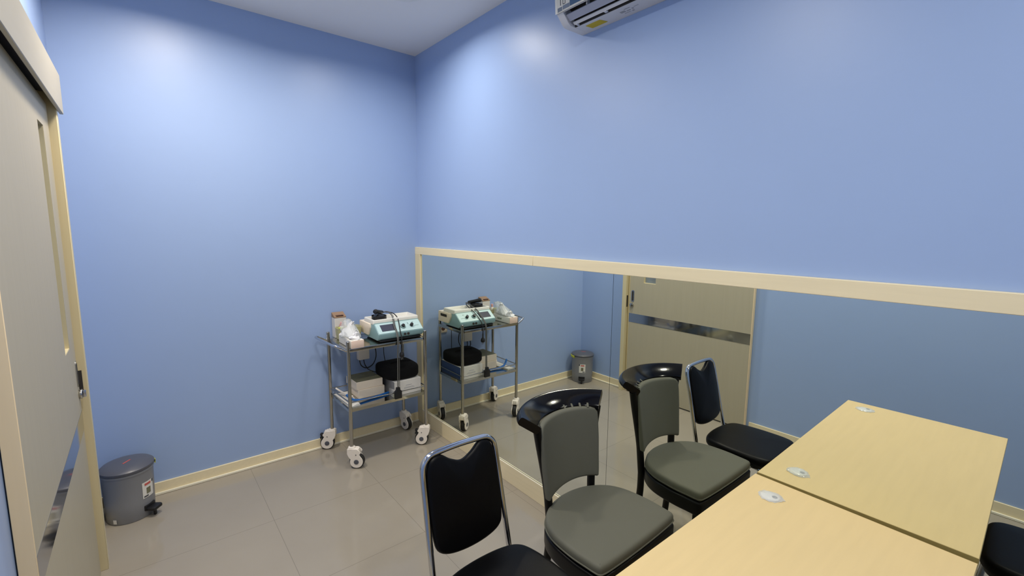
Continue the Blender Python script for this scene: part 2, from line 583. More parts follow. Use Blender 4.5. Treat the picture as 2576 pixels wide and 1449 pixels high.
def fquad(mb, x0, x1, t0, t1, off=0.0004, th=0.0006):
    a, b, c, dd = on_front(x0, t0, off), on_front(x1, t0, off), on_front(x1, t1, off), on_front(x0, t1, off)
    mb.loft([[a, b, c, dd], [(p[0], p[1] - th, p[2]) for p in (a, b, c, dd)]])
    return mb


st = obj('energy_label', fquad(MB(), AX0 + .012, AX0 + .17, 0.002, 0.07), M['paper'], ac, label='white paper energy label')
obj('blue_band', fquad(MB(), AX0 + .095, AX0 + .165, 0.006, 0.030, 0.0012), M['blue_ink'], st)
obj('slate_band', fquad(fquad(MB(), AX0 + .05, AX0 + .093, 0.005, 0.022, 0.0012), AX0 + .016, AX0 + .046, 0.003, 0.020, 0.0012), M['slate_ink'], st)
# the printed number 10
n10 = fquad(MB(), AX0 + .034, AX0 + .038, 0.027, 0.055, 0.0012)
fquad(n10, AX0 + .050, AX0 + .053, 0.029, 0.055, 0.0012)
fquad(n10, AX0 + .064, AX0 + .067, 0.029, 0.055, 0.0012)
fquad(n10, AX0 + .051, AX0 + .066, 0.027, 0.0295, 0.0012)
fquad(n10, AX0 + .051, AX0 + .066, 0.0545, 0.057, 0.0012)
obj('printed_number', n10, M['dark_ink'], st)
obj('warning_sticker', MB().prism([(1.898, -0.0735), (1.905, -0.030), (1.998, -0.030), (1.985, -0.0735)], 'z', 2.6705, 2.6718), M['yellow'], ac, label='yellow blank sticker')
dg = MB()
for a, b_, c_, e in ((2.09, -.060, 2.115, -.045), (2.12, -.070, 2.15, -.066), (2.12, -.050, 2.14, -.044), (2.15, -.055, 2.158, -.045), (2.165, -.06, 2.19, -.057), (2.10, -.035, 2.13, -.032), (2.14, -.036, 2.15, -.028)):
    dg.box((a, b_, 2.6710), (c_, e, 2.6718))
obj('printed_diagram', dg, M['faint_ink'], ac)

# ------------------------------------------------------------------ desk
DROT = -0.01096
dk = thing('desk', 'pale maple office desk with its short end against the mirror', 'desk', (2.8121, -0.0291, 0), DROT)
DW, DL = 0.614, 1.219
obj('desk_top', MB().box((0, -DL, 0.7255), (DW, 0, 0.75), 0.0012, 1), M['desk'], dk, world=False)
obj('edge_band', MB().box((0.0, 0.0001, 0.726), (DW, 0.0012, 0.7495)), M['desk_edge_shaded'], dk, world=False)
for yy in (-0.075, -DL + .05):
    obj('side_panel', MB().box((0.04, yy, 0.0), (DW - .03, yy + .025, 0.7255), 0.001, 1), M['desk'], dk, world=False)
obj('modesty_panel', MB().box((0.10, -DL + .0751, 0.32), (0.118, -0.0751, 0.7255), 0.001, 1), M['desk'], dk, world=False)


def grommet(x, y, rot, label):
    g = thing('cable_grommet', label, 'cable grommet', (x, y, 0.75), rot, 'wrapped cable grommets in the desk')
    obj('cap', MB().lathe([(0.006, 0.0005), (0.030, 0.0005), (0.031, 0.002), (0.028, 0.0045), (0.006, 0.0055)], 36), M['white_gloss'], g, world=False)
    obj('cable_hole', MB().lathe([(0.003, 0.0056), (0.0085, 0.0056), (0.0085, 0.0062), (0.003, 0.0062)], 20, centre=(0.014, -0.006, 0)), M['cable_grey'], g, world=False)
    rings = []
    n = 30
    rnd = random.Random(int(x * 1000 + y * 977))
    jit = [rnd.uniform(-.004, .005) for _ in range(n)]
    for rr, z in ((0.040, 0.0008), (0.034, 0.0055), (0.026, 0.0072), (0.014, 0.0078)):
        rings.append([((rr + jit[i] * (rr / .04)) * math.cos(2 * PI * i / n) * (1.12 if math.cos(2 * PI * i / n) > 0 else 0.95),
                       (rr + jit[i] * (rr / .04)) * math.sin(2 * PI * i / n) * .9, z + rnd.uniform(-.0006, .0012)) for i in range(n)])
    obj('plastic_wrap', MB().loft(rings), M['film'], g, world=False)
    return g


grommet(2.914, -0.152, 0.4, 'white desk cable grommet wrapped in clear film, next to the mirror')
grommet(2.899, -1.143, -0.3, 'white desk cable grommet wrapped in clear film, at the far end seen in the mirror')


# ------------------------------------------------------------------ black stacking chair (local: +x is forward)
def make_black_chair(label, loc, rotz):
    t = thing('stacking_chair', label, 'chair', loc, rotz, 'black stacking chairs around the desk')
    out = sm2([(0.20, -0.10), (0.203, 0.10), (0.185, 0.175), (0.13, 0.205), (0.0, 0.21), (-0.12, 0.195), (-0.175, 0.165), (-0.20, 0.10),
               (-0.208, 0.0), (-0.20, -0.10), (-0.175, -0.165), (-0.12, -0.195), (0.0, -0.21), (0.13, -0.205), (0.185, -0.175)], 5)
    obj('seat', MB().pad(out, 0.415, 0.466, 0.02, 0.007), M['black_vinyl'], t, world=False)
    # back frame tube
    def bx(z):
        return -0.245 - (z - 0.46) * 0.225

    def hw(z):
        return 0.172 - (z - 0.46) * 0.02
    pts = []
    zb = 0.862
    for z in (0.40, 0.50, 0.60, 0.70, 0.775):
        pts.append((bx(z), -hw(z), z))
    for a in (20, 45, 70):
        r = 0.058
        z = 0.80 + r * math.sin(math.radians(a))
        pts.append((bx(z), -(hw(.8) - r + r * math.cos(math.radians(a))), z))
    z = 0.858
    pts += [(bx(z), -hw(.8) + .075, z + .001), (bx(z), 0, z + .004), (bx(z), hw(.8) - .075, z + .001)]
    for q in reversed(pts[:8]):
        pts.append((q[0], -q[1], q[2]))
    obj('back_frame', MB().tube(pts, 0.0115, 12, smooth=4), M['chrome'], t, world=False)
    # back cushion: outline in (u across, v up)
    prof = [(-0.146, 0.06), (-0.13, 0.015), (-0.08, -0.008), (0, -0.016), (0.08, -0.008), (0.13, 0.015), (0.146, 0.06), (0.150, 0.16), (0.148, 0.26), (0.143, 0.315),
            (0.125, 0.350), (0.085, 0.358), (0.045, 0.330), (0.0, 0.312), (-0.045, 0.330), (-0.085, 0.358), (-0.125, 0.350), (-0.143, 0.315), (-0.148, 0.26), (-0.150, 0.16)]
    ol = sm2([(x * 1.05, y) for x, y in prof], 4)
    ca = math.atan(0.225)
    R3 = Matrix(((0, -math.sin(ca), math.cos(ca), bx(0.5)), (1, 0, 0, 0), (0, math.cos(ca), math.sin(ca), 0.5), (0, 0, 0, 1)))
    obj('backrest', MB().pad(ol, -0.014, 0.016, 0.013, 0.012, mx=R3, both=True), M['black_vinyl'], t, world=False)
    for s in (-1, 1):
        lg = obj('leg', MB().tube([(-0.232, s * .173, .40), (-0.25, s * .180, .28), (-0.285, s * .204, .02)], 0.0115, 12, smooth=3), M['chrome'], t, world=False)
        obj('foot_cap', MB().cyl((-0.2835, s * .2035, 0.03), (-0.2885, s * .2055, 0.0), 0.017, seg=14), M['rubber'], lg, world=False)
        lg = obj('leg', MB().tube([(0.13, s * .178, .395), (0.17, s * .18, .36), (0.192, s * .184, .25), (0.215, s * .19, .02)], 0.0115, 12, smooth=3), M['chrome'], t, world=False)
        obj('foot_cap', MB().cyl((0.2142, s * .1898, 0.03), (0.217, s * .1905, 0.0), 0.015, seg=14), M['rubber'], lg, world=False)
        obj('side_rail', MB().tube([(-0.238, s * .174, .398), (0.0, s * .176, .402), (0.13, s * .178, .395)], 0.0105, 10, smooth=3), M['chrome'], t, world=False)
    obj('seat_pan', MB().pad([(x * .93, y * .93) for x, y in out], 0.393, 0.416, 0.006), M['black_plastic'], t, world=False)
    return t


bc = make_black_chair('black vinyl stacking chair with chrome frame, on the floor left of the grey chair', (2.415, -0.928, 0), 0.0)
dup(bc, (3.60, -0.795, 0), PI, 'black vinyl stacking chair on the far side of the desk, seen in the mirror')


# ------------------------------------------------------------------ grey upholstered chair with curved black crest rail
GC = (2.345, -0.386, 0)
gc = thing('dining_chair', 'grey vinyl chair with curved glossy black crest rail, beside the mirror', 'chair', GC, 0.02)
seat_half = [(0.213, 0.0), (0.212, 0.10), (0.209, 0.19), (0.205, 0.232), (0.199, 0.247), (0.184, 0.2535), (0.14, 0.257), (0.06, 0.260), (-0.05, 0.246), (-0.13, 0.202), (-0.183, 0.125), (-0.204, 0.05)]
seat_out = sm2(seat_half + [(-0.207, 0.0)] + [(x, -y) for x, y in reversed(seat_half[1:])], 4)
sc = obj('seat', MB().pad(seat_out, 0.438, 0.485, 0.017, 0.006), M['grey_vinyl'], gc, world=False)
pip = [(x * 1.004, y * 1.004, 0.453) for x, y in seat_out]
obj('piping', MB().tube(pip + [pip[0]], 0.003, 6), M['grey_vinyl'], sc, world=False)
ap_o = [(x * 1.012, y * 1.012) for x, y in seat_out]
obj('seat_apron', MB().pad(ap_o, 0.366, 0.4375, 0.012), M['black_frame'], gc, world=False)
# crest rail
rail = []
NR = 30
AH = math.radians(67)
for i in range(NR + 1):
    a = -AH + 2 * AH * i / NR
    # centre line: flattened arc open towards +x
    cx_ = -0.336 + 0.205 * (1 - math.cos(a))
    cyy = 0.256 * math.sin(a) + 0.010
    tx, ty = 0.205 * math.sin(a), 0.256 * math.cos(a)
    L = math.hypot(tx, ty)
    nx, ny = -ty / L, tx / L          # outward (towards -x)
    sec = []
    th = math.radians(33)
    for u, v in ((-1, -.45), (-.93, -.85), (-.8, -1), (.8, -1), (.95, -.8), (1, -.4), (1, .4), (.95, .8), (.8, 1), (-.8, 1), (-.93, .85), (-1, .45)):
        da, db = u * 0.053, v * 0.0180
        off = da * math.cos(th) - db * math.sin(th)
        sec.append((cx_ + nx * off, cyy + ny * off, 0.868 + da * math.sin(th) + db * math.cos(th)))
    rail.append(sec)
obj('crest_rail', MB().loft(rail), M['black_lacquer'], gc, world=False)


def arc_x(y, R=0.30):
    y = max(-.29, min(.29, y))
    return R - math.sqrt(R * R - y * y)


def back_x(y, z):
    k = (z - 0.52) / 0.32
    return -0.213 - 0.066 * k + arc_x(y) * (0.62 + .35 * k)


# back pad (u across, v height) curved around the sitter
bo = []
for u in [i / 10 for i in range(-10, 11)]:
    bo.append((u * 0.160, 0.517 + (0.018 * (1 - u * u) ** .8 if abs(u) < 1 else 0)))
right = [(0.169, 0.522), (0.173, 0.55), (0.178, 0.62), (0.184, 0.70), (0.187, 0.785), (0.186, 0.825), (0.176, 0.842)]
top = [(u / 10 * 0.160, 0.848 + 0.004 * (1 - (u / 10) ** 2)) for u in range(10, -11, -1)]
left = [(-x, y) for x, y in reversed(right)]
bo = bo + right + top + left


def warp_back(p):
    return Vector((back_x(p.x, p.y) + p.z + .010, p.x + .019, p.y))


bp_ = obj('backrest', MB().pad(bo, -0.017, 0.017, 0.012, 0.0, both=True, warp=warp_back), M['grey_vinyl'], gc, world=False)
for s in (-1, 1):
    pts = [(-0.200, s * .140, 0.39), (-0.206, s * .143, 0.46), (-0.212, s * .150, 0.55), (-0.222, s * .166, 0.66), (-0.230, s * .184, 0.76), (-0.232, s * .202, 0.845)]
    pts = [(x + .016, y + .024, z) for x, y, z in pts]
    obj('post', MB().tube(pts, (0.019, 0.0185), 12, smooth=4, flat=(1, 0, 0)), M['black_frame'], gc, world=False)
    obj('leg', MB().tube([(-0.184, s * .140 + .024, .40), (-0.187, s * .144 + .022, .25), (-0.218, s * .155 + .018, .0)], (0.019, 0.016), 10, smooth=4, flat=(1, 0, 0)), M['black_frame'], gc, world=False)
    obj('leg', MB().box((0.150, s * .205 - .019, 0), (0.188, s * .205 + .019, 0.37), 0.006), M['black_frame'], gc, world=False)
for y in (0.075, 0.122, 0.166, 0.204):
    a = math.asin((y - 0.010) / 0.256)
    tx, ty = 0.205 * math.sin(a), 0.256 * math.cos(a)
    L = math.hypot(tx, ty)
    th = math.radians(33)
    tv = Vector((tx / L, ty / L, 0))
    nv = Vector((-ty / L, tx / L, 0))
    dv = nv * math.cos(th) + Vector((0, 0, math.sin(th)))
    mv = -nv * math.sin(th) + Vector((0, 0, math.cos(th)))
    cv = Vector((-0.336 + 0.205 * (1 - math.cos(a)), y, 0.868))
    tm = Matrix.Translation(cv) @ Matrix((tv, dv, mv)).transposed().to_4x4()
    obj('fabric_tab', MB().box((-.005, -.062, .0145), (.005, -.036, .0185), .001, 1, mx=tm), M['grey_vinyl'], bp_, world=False)

# ------------------------------------------------------------------ pedal bin
PBX, PBY = 0.160, -1.983
pb = thing('pedal_bin', 'grey plastic pedal bin on the floor in the corner beside the door', 'pedal bin', (PBX, PBY, 0), math.radians(50))
obj('bin_body', MB().lathe([(0.02, 0), (0.108, 0), (0.112, 0.006), (0.115, 0.10), (0.119, 0.278), (0.121, 0.284), (0.02, 0.284)]), M['grey_can'], pb, world=False)
obj('rim', MB().lathe([(0.112, 0.278), (0.1225, 0.278), (0.1235, 0.288), (0.119, 0.292), (0.112, 0.292)]), M['grey_can'], pb, world=False)
lid = obj('lid', MB().lathe([(0.02, 0.2925), (0.1245, 0.2925), (0.127, 0.297), (0.126, 0.308), (0.115, 0.318), (0.085, 0.327), (0.05, 0.331), (0.012, 0.332)]), M['dark_can'], pb, world=False)
obj('red_mark', MB().box((0.005, -0.034, 0.3305), (0.013, 0.016, 0.3331)), M['red'], lid, world=False)
pdl = MB().prism([(0.108, -0.030), (0.150, -0.034), (0.165, -0.028), (0.165, 0.028), (0.150, 0.034), (0.108, 0.030)], 'z', 0.040, 0.058, 0.004)
pdl.box((0.10, -0.034, 0.040), (0.118, 0.034, 0.072), 0.003).box((0.135, -0.006, 0.002), (0.147, 0.006, 0.043), 0.001)
obj('pedal', pdl, M['black_plastic'], pb, world=False)


def bin_patch(a0, a1, z0, z1, off, th=0.0008, n=8):
    mb = MB()
    inner, outer = [], []
    for z in (z0, z1):
        r = 0.115 + (z - 0.10) * 0.0225 + off
        inner.append([((r) * math.cos(a0 + (a1 - a0) * i / n), (r) * math.sin(a0 + (a1 - a0) * i / n), z) for i in range(n + 1)])
        outer.append([((r + th) * math.cos(a0 + (a1 - a0) * i / n), (r + th) * math.sin(a0 + (a1 - a0) * i / n), z) for i in range(n + 1)])
    mb.loft([inner[0], inner[1], outer[1], outer[0], inner[0]], caps=False, closed=False)
    return mb


lb = obj('sticker', bin_patch(-.33, .27, 0.118, 0.214, 0.0006), M['paper'], pb, world=False, label='white product sticker with red heading')
obj('red_heading', bin_patch(-.22, .10, 0.193, 0.206, 0.0018), M['red'], lb, world=False)
obj('printed_picture', bin_patch(-.14, .08, 0.140, 0.176, 0.0018), M['green_print'], lb, world=False)
obj('printed_text', bin_patch(-.28, -.06, 0.124, 0.132, 0.0018), M['dark_ink'], lb, world=False)
obj('printed_corner', bin_patch(.18, .27, 0.196, 0.214, 0.0018), M['dark_ink'], lb, world=False)
obj('size_tag', bin_patch(-1.62, -1.46, 0.012, 0.036, 0.0008), M['white_card'], pb, world=False)
bag = [[(0.120 * math.cos(a) * s, 0.120 * math.sin(a) * s, z) for a in [math.radians(42 + 3.6 * i) for i in range(16)]] for s, z in ((1.02, 0.2895), (1.085, 0.276), (1.10, 0.296), (1.065, 0.3015))]
obj('bin_liner', MB().loft([r + [(q[0] * .985, q[1] * .985, q[2] - .001) for q in reversed(r)] for r in bag]), M['bag_yellow'], pb, world=False)

# ------------------------------------------------------------------ instrument trolley
tl = thing('instrument_trolley', 'stainless steel two shelf trolley on white castors in the blue corner', 'trolley', (0.25, -0.485, 0))
LA, LB, LC, LD = (0.062, -0.790), (0.440, -0.776), (0.447, -0.190), (0.072, -0.200)
ZT = 0.862
legs = []
for (x, y) in (LA, LB, LC, LD):
    lg = obj('leg', MB().cyl((x, y, 0.155), (x, y, 0.912), 0.0125, seg=18).lathe([(0.002, .005), (.009, .0035), (.0125, 0), (0.0125, -.002), (.002, -.002)], 18, (x, y, 0.912)), M['steel'], tl)
    legs.append(lg)
x0, x1, y0, y1 = 0.066, 0.442, -0.783, -0.195
sh = obj('shelf', MB().box((x0, y0, ZT - .018), (x1, y1, ZT), 0.002, 1), M['steel_sheet'], tl)
for lo_, hi_ in (((x1 + .0002, y0 + .012, ZT - .024), (x1 + .010, y1 - .012, ZT + .002)), ((x0 - .010, y0 + .012, ZT - .024), (x0 - .0002, y1 - .012, ZT + .002)),
                 ((x0 + .012, y0 - .010, ZT - .024), (x1 - .012, y0 - .0002, ZT + .002)), ((x0 + .012, y1 + .0002, ZT - .024), (x1 - .012, y1 + .010, ZT + .002))):
    obj('shelf_rim', MB().box(lo_, hi_, 0.003), M['steel'], sh)
ZL = 0.430
sh2 = obj('shelf', MB().box((x0, y0, ZL - .006), (x1, y1, ZL), 0.001, 1).box((x1, y0, ZL - .022), (x1 + .0035, y1, ZL + .001)).box((x0 - .0035, y0, ZL - .022), (x0, y1, ZL + .001))
          .box((x0, y0 - .0035, ZL - .022), (x1, y0, ZL + .001)).box((x0, y1, ZL - .022), (x1, y1 + .0035, ZL + .001)), M['steel_sheet'], tl)
zg = 0.476
for p, q in ((LA, LB), (LB, LC), (LC, LD), (LD, LA)):
    obj('guard_rail', MB().cyl((*p, zg), (*q, zg), 0.0045, seg=10), M['steel'], tl)
h0, h1 = 0.848, 0.893
obj('push_handle', MB().tube([(LA[0], LA[1] - .006, h0), (LA[0], LA[1] - .045, h0 + .022), (LA[0] + .004, LA[1] - .078, h1 - .004), (LA[0] + .022, LA[1] - .094, h1), (LA[0] + .06, LA[1] - .097, h1), (0.25, -0.878, h1),
                              (LB[0] - .06, LB[1] - .092, h1), (LB[0] - .022, LB[1] - .088, h1), (LB[0] - .004, LB[1] - .074, h1 - .004), (LB[0], LB[1] - .045, h0 + .022), (LB[0], LB[1] - .006, h0)], 0.0085, 12, smooth=4), M['chrome'], tl)


def castor(lx, ly, dirx, diry, brake, trail=0.036):
    """twin-shell castor; wheel plane along (dirx,diry), built in world space."""
    L = math.hypot(dirx, diry)
    dx_, dy_ = dirx / L, diry / L
    mx = Matrix(((dx_, -dy_, 0, lx), (dy_, dx_, 0, ly), (0, 0, 1, 0), (0, 0, 0, 1)))
    wc = trail
    hb = MB()
    prof = []
    R = 0.0445
    for i in range(23):
        a = math.radians(-205 + 250 * i / 22)
        prof.append((wc + R * math.cos(a), 0.052 + R * math.sin(a)))
    prof += [(wc + 0.020, 0.104), (wc + 0.030, 0.112), (wc + 0.030, 0.122), (wc + 0.018, 0.136), (wc + 0.004, 0.146), (-0.026, 0.148), (-0.027, 0.112), (-0.018, 0.088)]
    for s in (-1, 1):
        hb.prism(prof, 'y', s * 0.0185, s * 0.0255, 0.0015, 1, mx=mx)
    hb.box((-0.026, -0.0186, 0.110), (wc + .018, 0.0186, 0.146), 0.004, mx=mx)
    hb.cyl((0, 0, 0.140), (0, 0, 0.157), 0.0275, 0.024, seg=24, bev=.003, mx=mx)
    c = obj('castor', hb, M['white_plastic'], tl)
    obj('tyre', MB().cyl((wc, -0.0165, 0.052), (wc, 0.0165, 0.052), 0.052, seg=40, bev=0.007, mx=mx), M['rubber'], c)
    for s in (-1, 1):
        obj('hub_cap', MB().cyl((wc, s * 0.0255, 0.052), (wc, s * 0.0285, 0.052), 0.017, seg=24, bev=.001, mx=mx), M['dark_can'], c)
        obj('pivot_pin', MB().cyl((wc - .002, s * 0.0255, 0.104), (wc - .002, s * 0.0268, 0.104), 0.004, seg=12, mx=mx), M['cable_grey'], c)
    if brake:
        obj('brake_lever', MB().prism([(wc + .022, 0.096), (wc + .050, 0.086), (wc + .053, 0.094), (wc + .046, 0.108), (wc + .052, 0.122), (wc + .040, 0.126), (wc + .022, 0.116)], 'y', -0.014, 0.014, 0.002, 1, mx=mx), M['rubber'], c)


for (x, y), dr, brake in ((LA, (-.47, -.88), True), (LB, (.60, .80), False), (LC, (-.60, -.80), True), (LD, (.97, .25), False)):
    castor(x, y, dr[0], dr[1], brake)

# ------------------------------------------------------------------ ultrasound therapy machine on the top shelf
zb = ZT + .0025
um = thing('therapy_machine', 'teal and white electrotherapy machine with screen and knobs, on the trolley top', 'medical device', (0.29, -0.367, zb))
UY0, UY1 = -0.548, -0.188
# side profile (x, z)
base = [(0.155, zb + .012), (0.395, zb + .012), (0.420, zb + .030), (0.425, 0.925), (0.335, 0.993), (0.155, 0.993)]
obj('housing', MB().prism(base, 'y', UY0, UY1, 0.004, 2), M['teal'], um)
obj('foot_plate', MB().box((0.165, UY0 + .015, zb), (0.41, UY1 - .015, zb + .0125), .003), M['black_plastic'], um)
# local frame of the sloping front panel: s down the slope, t along y
P0 = Vector((0.335, 0, 0.993))
P1 = Vector((0.425, 0, 0.925))
sl = (P1 - P0)
SL = sl.length
sl.normalize()
pn = Vector((-sl.z, 0, sl.x)) * -1
if pn.x < 0:
    pn = -pn


def panel_mx():
    # local (a: along +y, b: down slope, c: out)
    return Matrix(((0, sl.x, pn.x, P0.x), (1, 0, 0, UY0), (0, sl.z, pn.z, P0.z), (0, 0, 0, 1)))


PM = panel_mx()
fpn = obj('control_panel', MB().prism(rrect(0.006, 0.010, (UY1 - UY0) - .006, SL - .004, 0.006), 'z', 0.0002, 0.0022, mx=PM), M['teal_light'], um)
obj('panel_strip', MB().box((0.006, 0.0005, 0.0002), ((UY1 - UY0) - .006, 0.0095, 0.002), 0.0005, 1, mx=PM), M['teal_grey'], um)
sc_ = obj('screen', MB().box((0.036, 0.026, 0.0023), (0.150, 0.090, 0.0034), 0.001, 1, mx=PM), M['screen'], um)
for a, b_, r, h, mcol in ((0.206, 0.066, 0.021, 0.008, 'teal_grey'), (0.275, 0.066, 0.012, 0.003, 'teal_grey')):
    kd = obj('dial_base', MB().cyl((a, b_, 0.0022), (a, b_, 0.0022 + h), r, r * .9, seg=28, bev=.001, mx=PM), M[mcol], um)
    obj('knob', MB().cyl((a, b_, 0.0022 + h), (a, b_, 0.024), 0.0135, 0.0115, seg=24, bev=.0015, mx=PM), M['black_plastic'], kd)
for a_, b_ in (((0.252, 0.030), (0.258, 0.050)), ((0.290, 0.030), (0.302, 0.037)), ((0.298, 0.068), (0.335, 0.0715))):
    obj('panel_marking', MB().box((*a_, 0.0023), (*b_, 0.0028), mx=PM), M['teal_grey'], fpn)
for a in (0.205, 0.232):
    obj('socket', MB().cyl((0.4235, UY0 + a, 0.905), (0.428, UY0 + a, 0.905), 0.0095, seg=18), M['dark_vent'], um)
# white top tray: walls around a well
tz0, tz1 = 0.985, 1.018
tx0, tx1 = 0.158, 0.337
wt = MB()


def tray_ring(inset, z, r):
    return [(x, y, z) for x, y in rrect(tx0 + inset, UY0 - .002 + inset, tx1 - inset, UY1 + .002 - inset, r)]


wt.loft([tray_ring(0.0, tz0, .010), tray_ring(0.0, tz1 - .006, .010), tray_ring(.002, tz1 - .002, .009), tray_ring(.006, tz1, .008), tray_ring(.013, tz1 - .0015, .007), tray_ring(.016, tz1 - .006, .007), tray_ring(.020, tz0 + .010, .007)])
obj('top_tray', wt, M['white_gloss'], um)
# cream rear housing, wider than the tray
rb = MB().prism([(0.085, zb + .03), (0.25, zb + .03), (0.29, 0.955), (0.29, 0.985), (0.09, 0.985)], 'y', UY0 - .012, UY1 + .012, 0.005, 2)
obj('rear_housing', rb, M['cream_card'], um)
obj('handle_slot', MB().box((0.13, UY1 + .0122, 0.945), (0.23, UY1 + .0135, 0.968), .0006, 1), M['dark_vent'], um)

# treatment probe lying in the tray, with its cables
pr = thing('treatment_probe', 'black handheld probe lying across the left end of the white tray', 'probe', (0.24, -0.47, 1.0))
obj('handle', MB().cyl((0.190, -0.418, 1.043), (0.268, -0.508, 1.069), 0.0145, 0.0165, seg=20, bev=.004), M['black_plastic'], pr)
obj('collar', MB().cyl((0.254, -0.492, 1.0644), (0.262, -0.501, 1.067), 0.0185, seg=20, bev=.002), M['rubber'], pr)
obj('head', MB().pad(sm2([(0.190, -0.490), (0.230, -0.518), (0.280, -0.514), (0.300, -0.465), (0.272, -0.418), (0.212, -0.425)], 5), 0.9985, 1.036, 0.034, 0.006), M['black_plastic'], pr)

cb = [(0.190, -0.412, 1.042), (0.215, -0.385, 1.046), (0.290, -0.385, 1.030), (0.345, -0.40, 1.005), (0.395, -0.412, 0.960), (0.434, -0.415, 0.925), (0.462, -0.420, 0.870), (0.4615, -0.423, 0.72), (0.4605, -0.426, 0.52)]
gcord = obj('cable', MB().tube(cb, (0.0055, 0.0035), 8, smooth=5), M['cable_grey'], um, label='flat grey cable')
obj('cable', MB().tube([(p[0] + .001, p[1] + .008 + .004 * (i > 6), p[2] + .001) for i, p in enumerate(cb)], 0.0022, 6, smooth=5), M['cable_grey'], um)
hp = MB().prism([(-0.455, 0.434), (-0.400, 0.434), (-0.400, 0.490), (-0.412, 0.500), (-0.414, 0.520), (-0.440, 0.520), (-0.443, 0.500), (-0.455, 0.490)], 'x', 0.452, 0.474, 0.003)
obj('cable_connector', hp, M['black_plastic'], gcord, label='black block connector hanging on the cable')

blk = obj('power_cord', MB().tube([(0.205, -0.400, 1.046), (0.25, -0.36, 1.040), (0.31, -0.352, 1.018), (0.36, -0.362, 0.990), (0.42, -0.380, 0.938), (0.4585, -0.386, 0.880), (0.4585, -0.388, 0.815)], 0.0038, 8, smooth=5), M['black_plastic'], um)
obj('plug', MB().lathe([(0.003, 0.820), (0.005, 0.815), (0.006, 0.785), (0.016, 0.770), (0.018, 0.752), (0.013, 0.742), (0.003, 0.741)], 20, (0.4585, -0.388, 0)), M['black_plastic'], blk)
for yy in (-0.394, -0.382):
    obj('plug_pin', MB().cyl((0.4585, yy, 0.7405), (0.4585, yy, 0.724), 0.0022, seg=8), M['steel'], blk)

# ------------------------------------------------------------------ things at the left end of the top shelf
tbx = thing('tissue_box', 'peach tissue box with clear torn film and white tissue, at the trolley handle end', 'tissue box', (0.34, -0.717, ZT + .0025), 0)
TZ = ZT + .0025
obj('carton', MB().box((0.215, -0.762, TZ), (0.463, -0.672, TZ + .055), 0.003), M['cream_white'], tbx)
obj('end_panel', MB().box((0.4631, -0.7615, TZ + .0005), (0.4665, -0.6725, TZ + .0545), 0.002), M['peach'], tbx)
mk = MB()
for i, (a, h) in enumerate(((0.29, .016), (0.302, .011), (0.314, .016), (0.327, .013), (0.338, .016))):
    mk.box((a, -0.6719, TZ + .020), (a + .008, -0.6712, TZ + .020 + h))
obj('printed_mark', mk, M['green_ink'], tbx)


def crumple(cx_, cyy, z0, pts, seed, jit=0.01, th=None):
    rnd = random.Random(seed)
    rings = []
    n = 18
    for rx_, ry_, z, ox, oy in pts:
        rings.append([(cx_ + ox + (rx_ + rnd.uniform(-jit, jit)) * math.cos(2 * PI * i / n), cyy + oy + (ry_ + rnd.uniform(-jit, jit)) * math.sin(2 * PI * i / n), z0 + z + rnd.uniform(-jit, jit) * .5) for i in range(n)])
    return MB().loft(rings)


obj('tissue', crumple(0.33, -0.715, TZ + .056, [(0.070, 0.032, 0.003, 0, 0), (0.066, 0.042, 0.016, 0, 0), (0.046, 0.036, 0.032, -.01, .004), (0.036, 0.022, 0.058, -.02, .008), (0.022, 0.014, 0.082, -.022, .014), (0.006, 0.005, 0.100, -.012, .018)], 4, .012), M['tissue'], tbx)
obj('tissue', crumple(0.410, -0.718, TZ + .056, [(0.050, 0.040, 0.003, 0, 0), (0.048, 0.040, 0.014, 0, 0), (0.032, 0.026, 0.026, .004, .006), (0.018, 0.012, 0.044, .012, .010), (0.004, 0.004, 0.055, .016, .012)], 9, .010), M['tissue'], tbx)
obj('tissue', crumple(0.262, -0.728, TZ + .056, [(0.046, 0.040, 0.003, 0, 0), (0.044, 0.040, 0.014, 0, 0), (0.030, 0.024, 0.030, -.004, .004), (0.010, 0.008, 0.046, -.006, .006)], 13, .009), M['tissue'], tbx)
obj('torn_film', crumple(0.320, -0.716, TZ + .0545, [(0.120, 0.047, 0.002, 0, 0), (0.122, 0.056, 0.018, 0, 0), (0.094, 0.050, 0.046, -.018, 0), (0.070, 0.040, 0.078, -.045, .004), (0.046, 0.026, 0.102, -.064, .008), (0.016, 0.012, 0.112, -.070, .010)], 5, .014), M['film'], tbx)

ol = thing('plastic_tub', 'olive translucent plastic tub at the back behind the tissue box', 'tub', (0.125, -0.66, ZT + .0025))
to = rrect(0.088, -0.750, 0.188, -0.575, 0.025)
tub = []
zt0 = ZT + .0025
for sc2, z in ((0.88, 0.0), (0.92, 0.003), (1.0, 0.082), (1.04, 0.084), (1.04, 0.088), (0.99, 0.088), (0.90, 0.008)):
    cxm, cym = 0.138, -0.6625
    tub.append([(cxm + (x - cxm) * sc2, cym + (y - cym) * sc2, zt0 + z) for x, y in to])
obj('tub_body', MB().loft(tub), M['olive'], ol)
obj('contents', MB().prism(rrect(0.105, -0.732, 0.172, -0.592, 0.02), 'z', zt0 + .012, zt0 + .045, .006), M['brown_card'], ol)
obj('lime_edge', MB().box((0.164, -0.748, zt0 + .0885), (0.188, -0.716, zt0 + .097), .003), M['green_yellow'], ol)

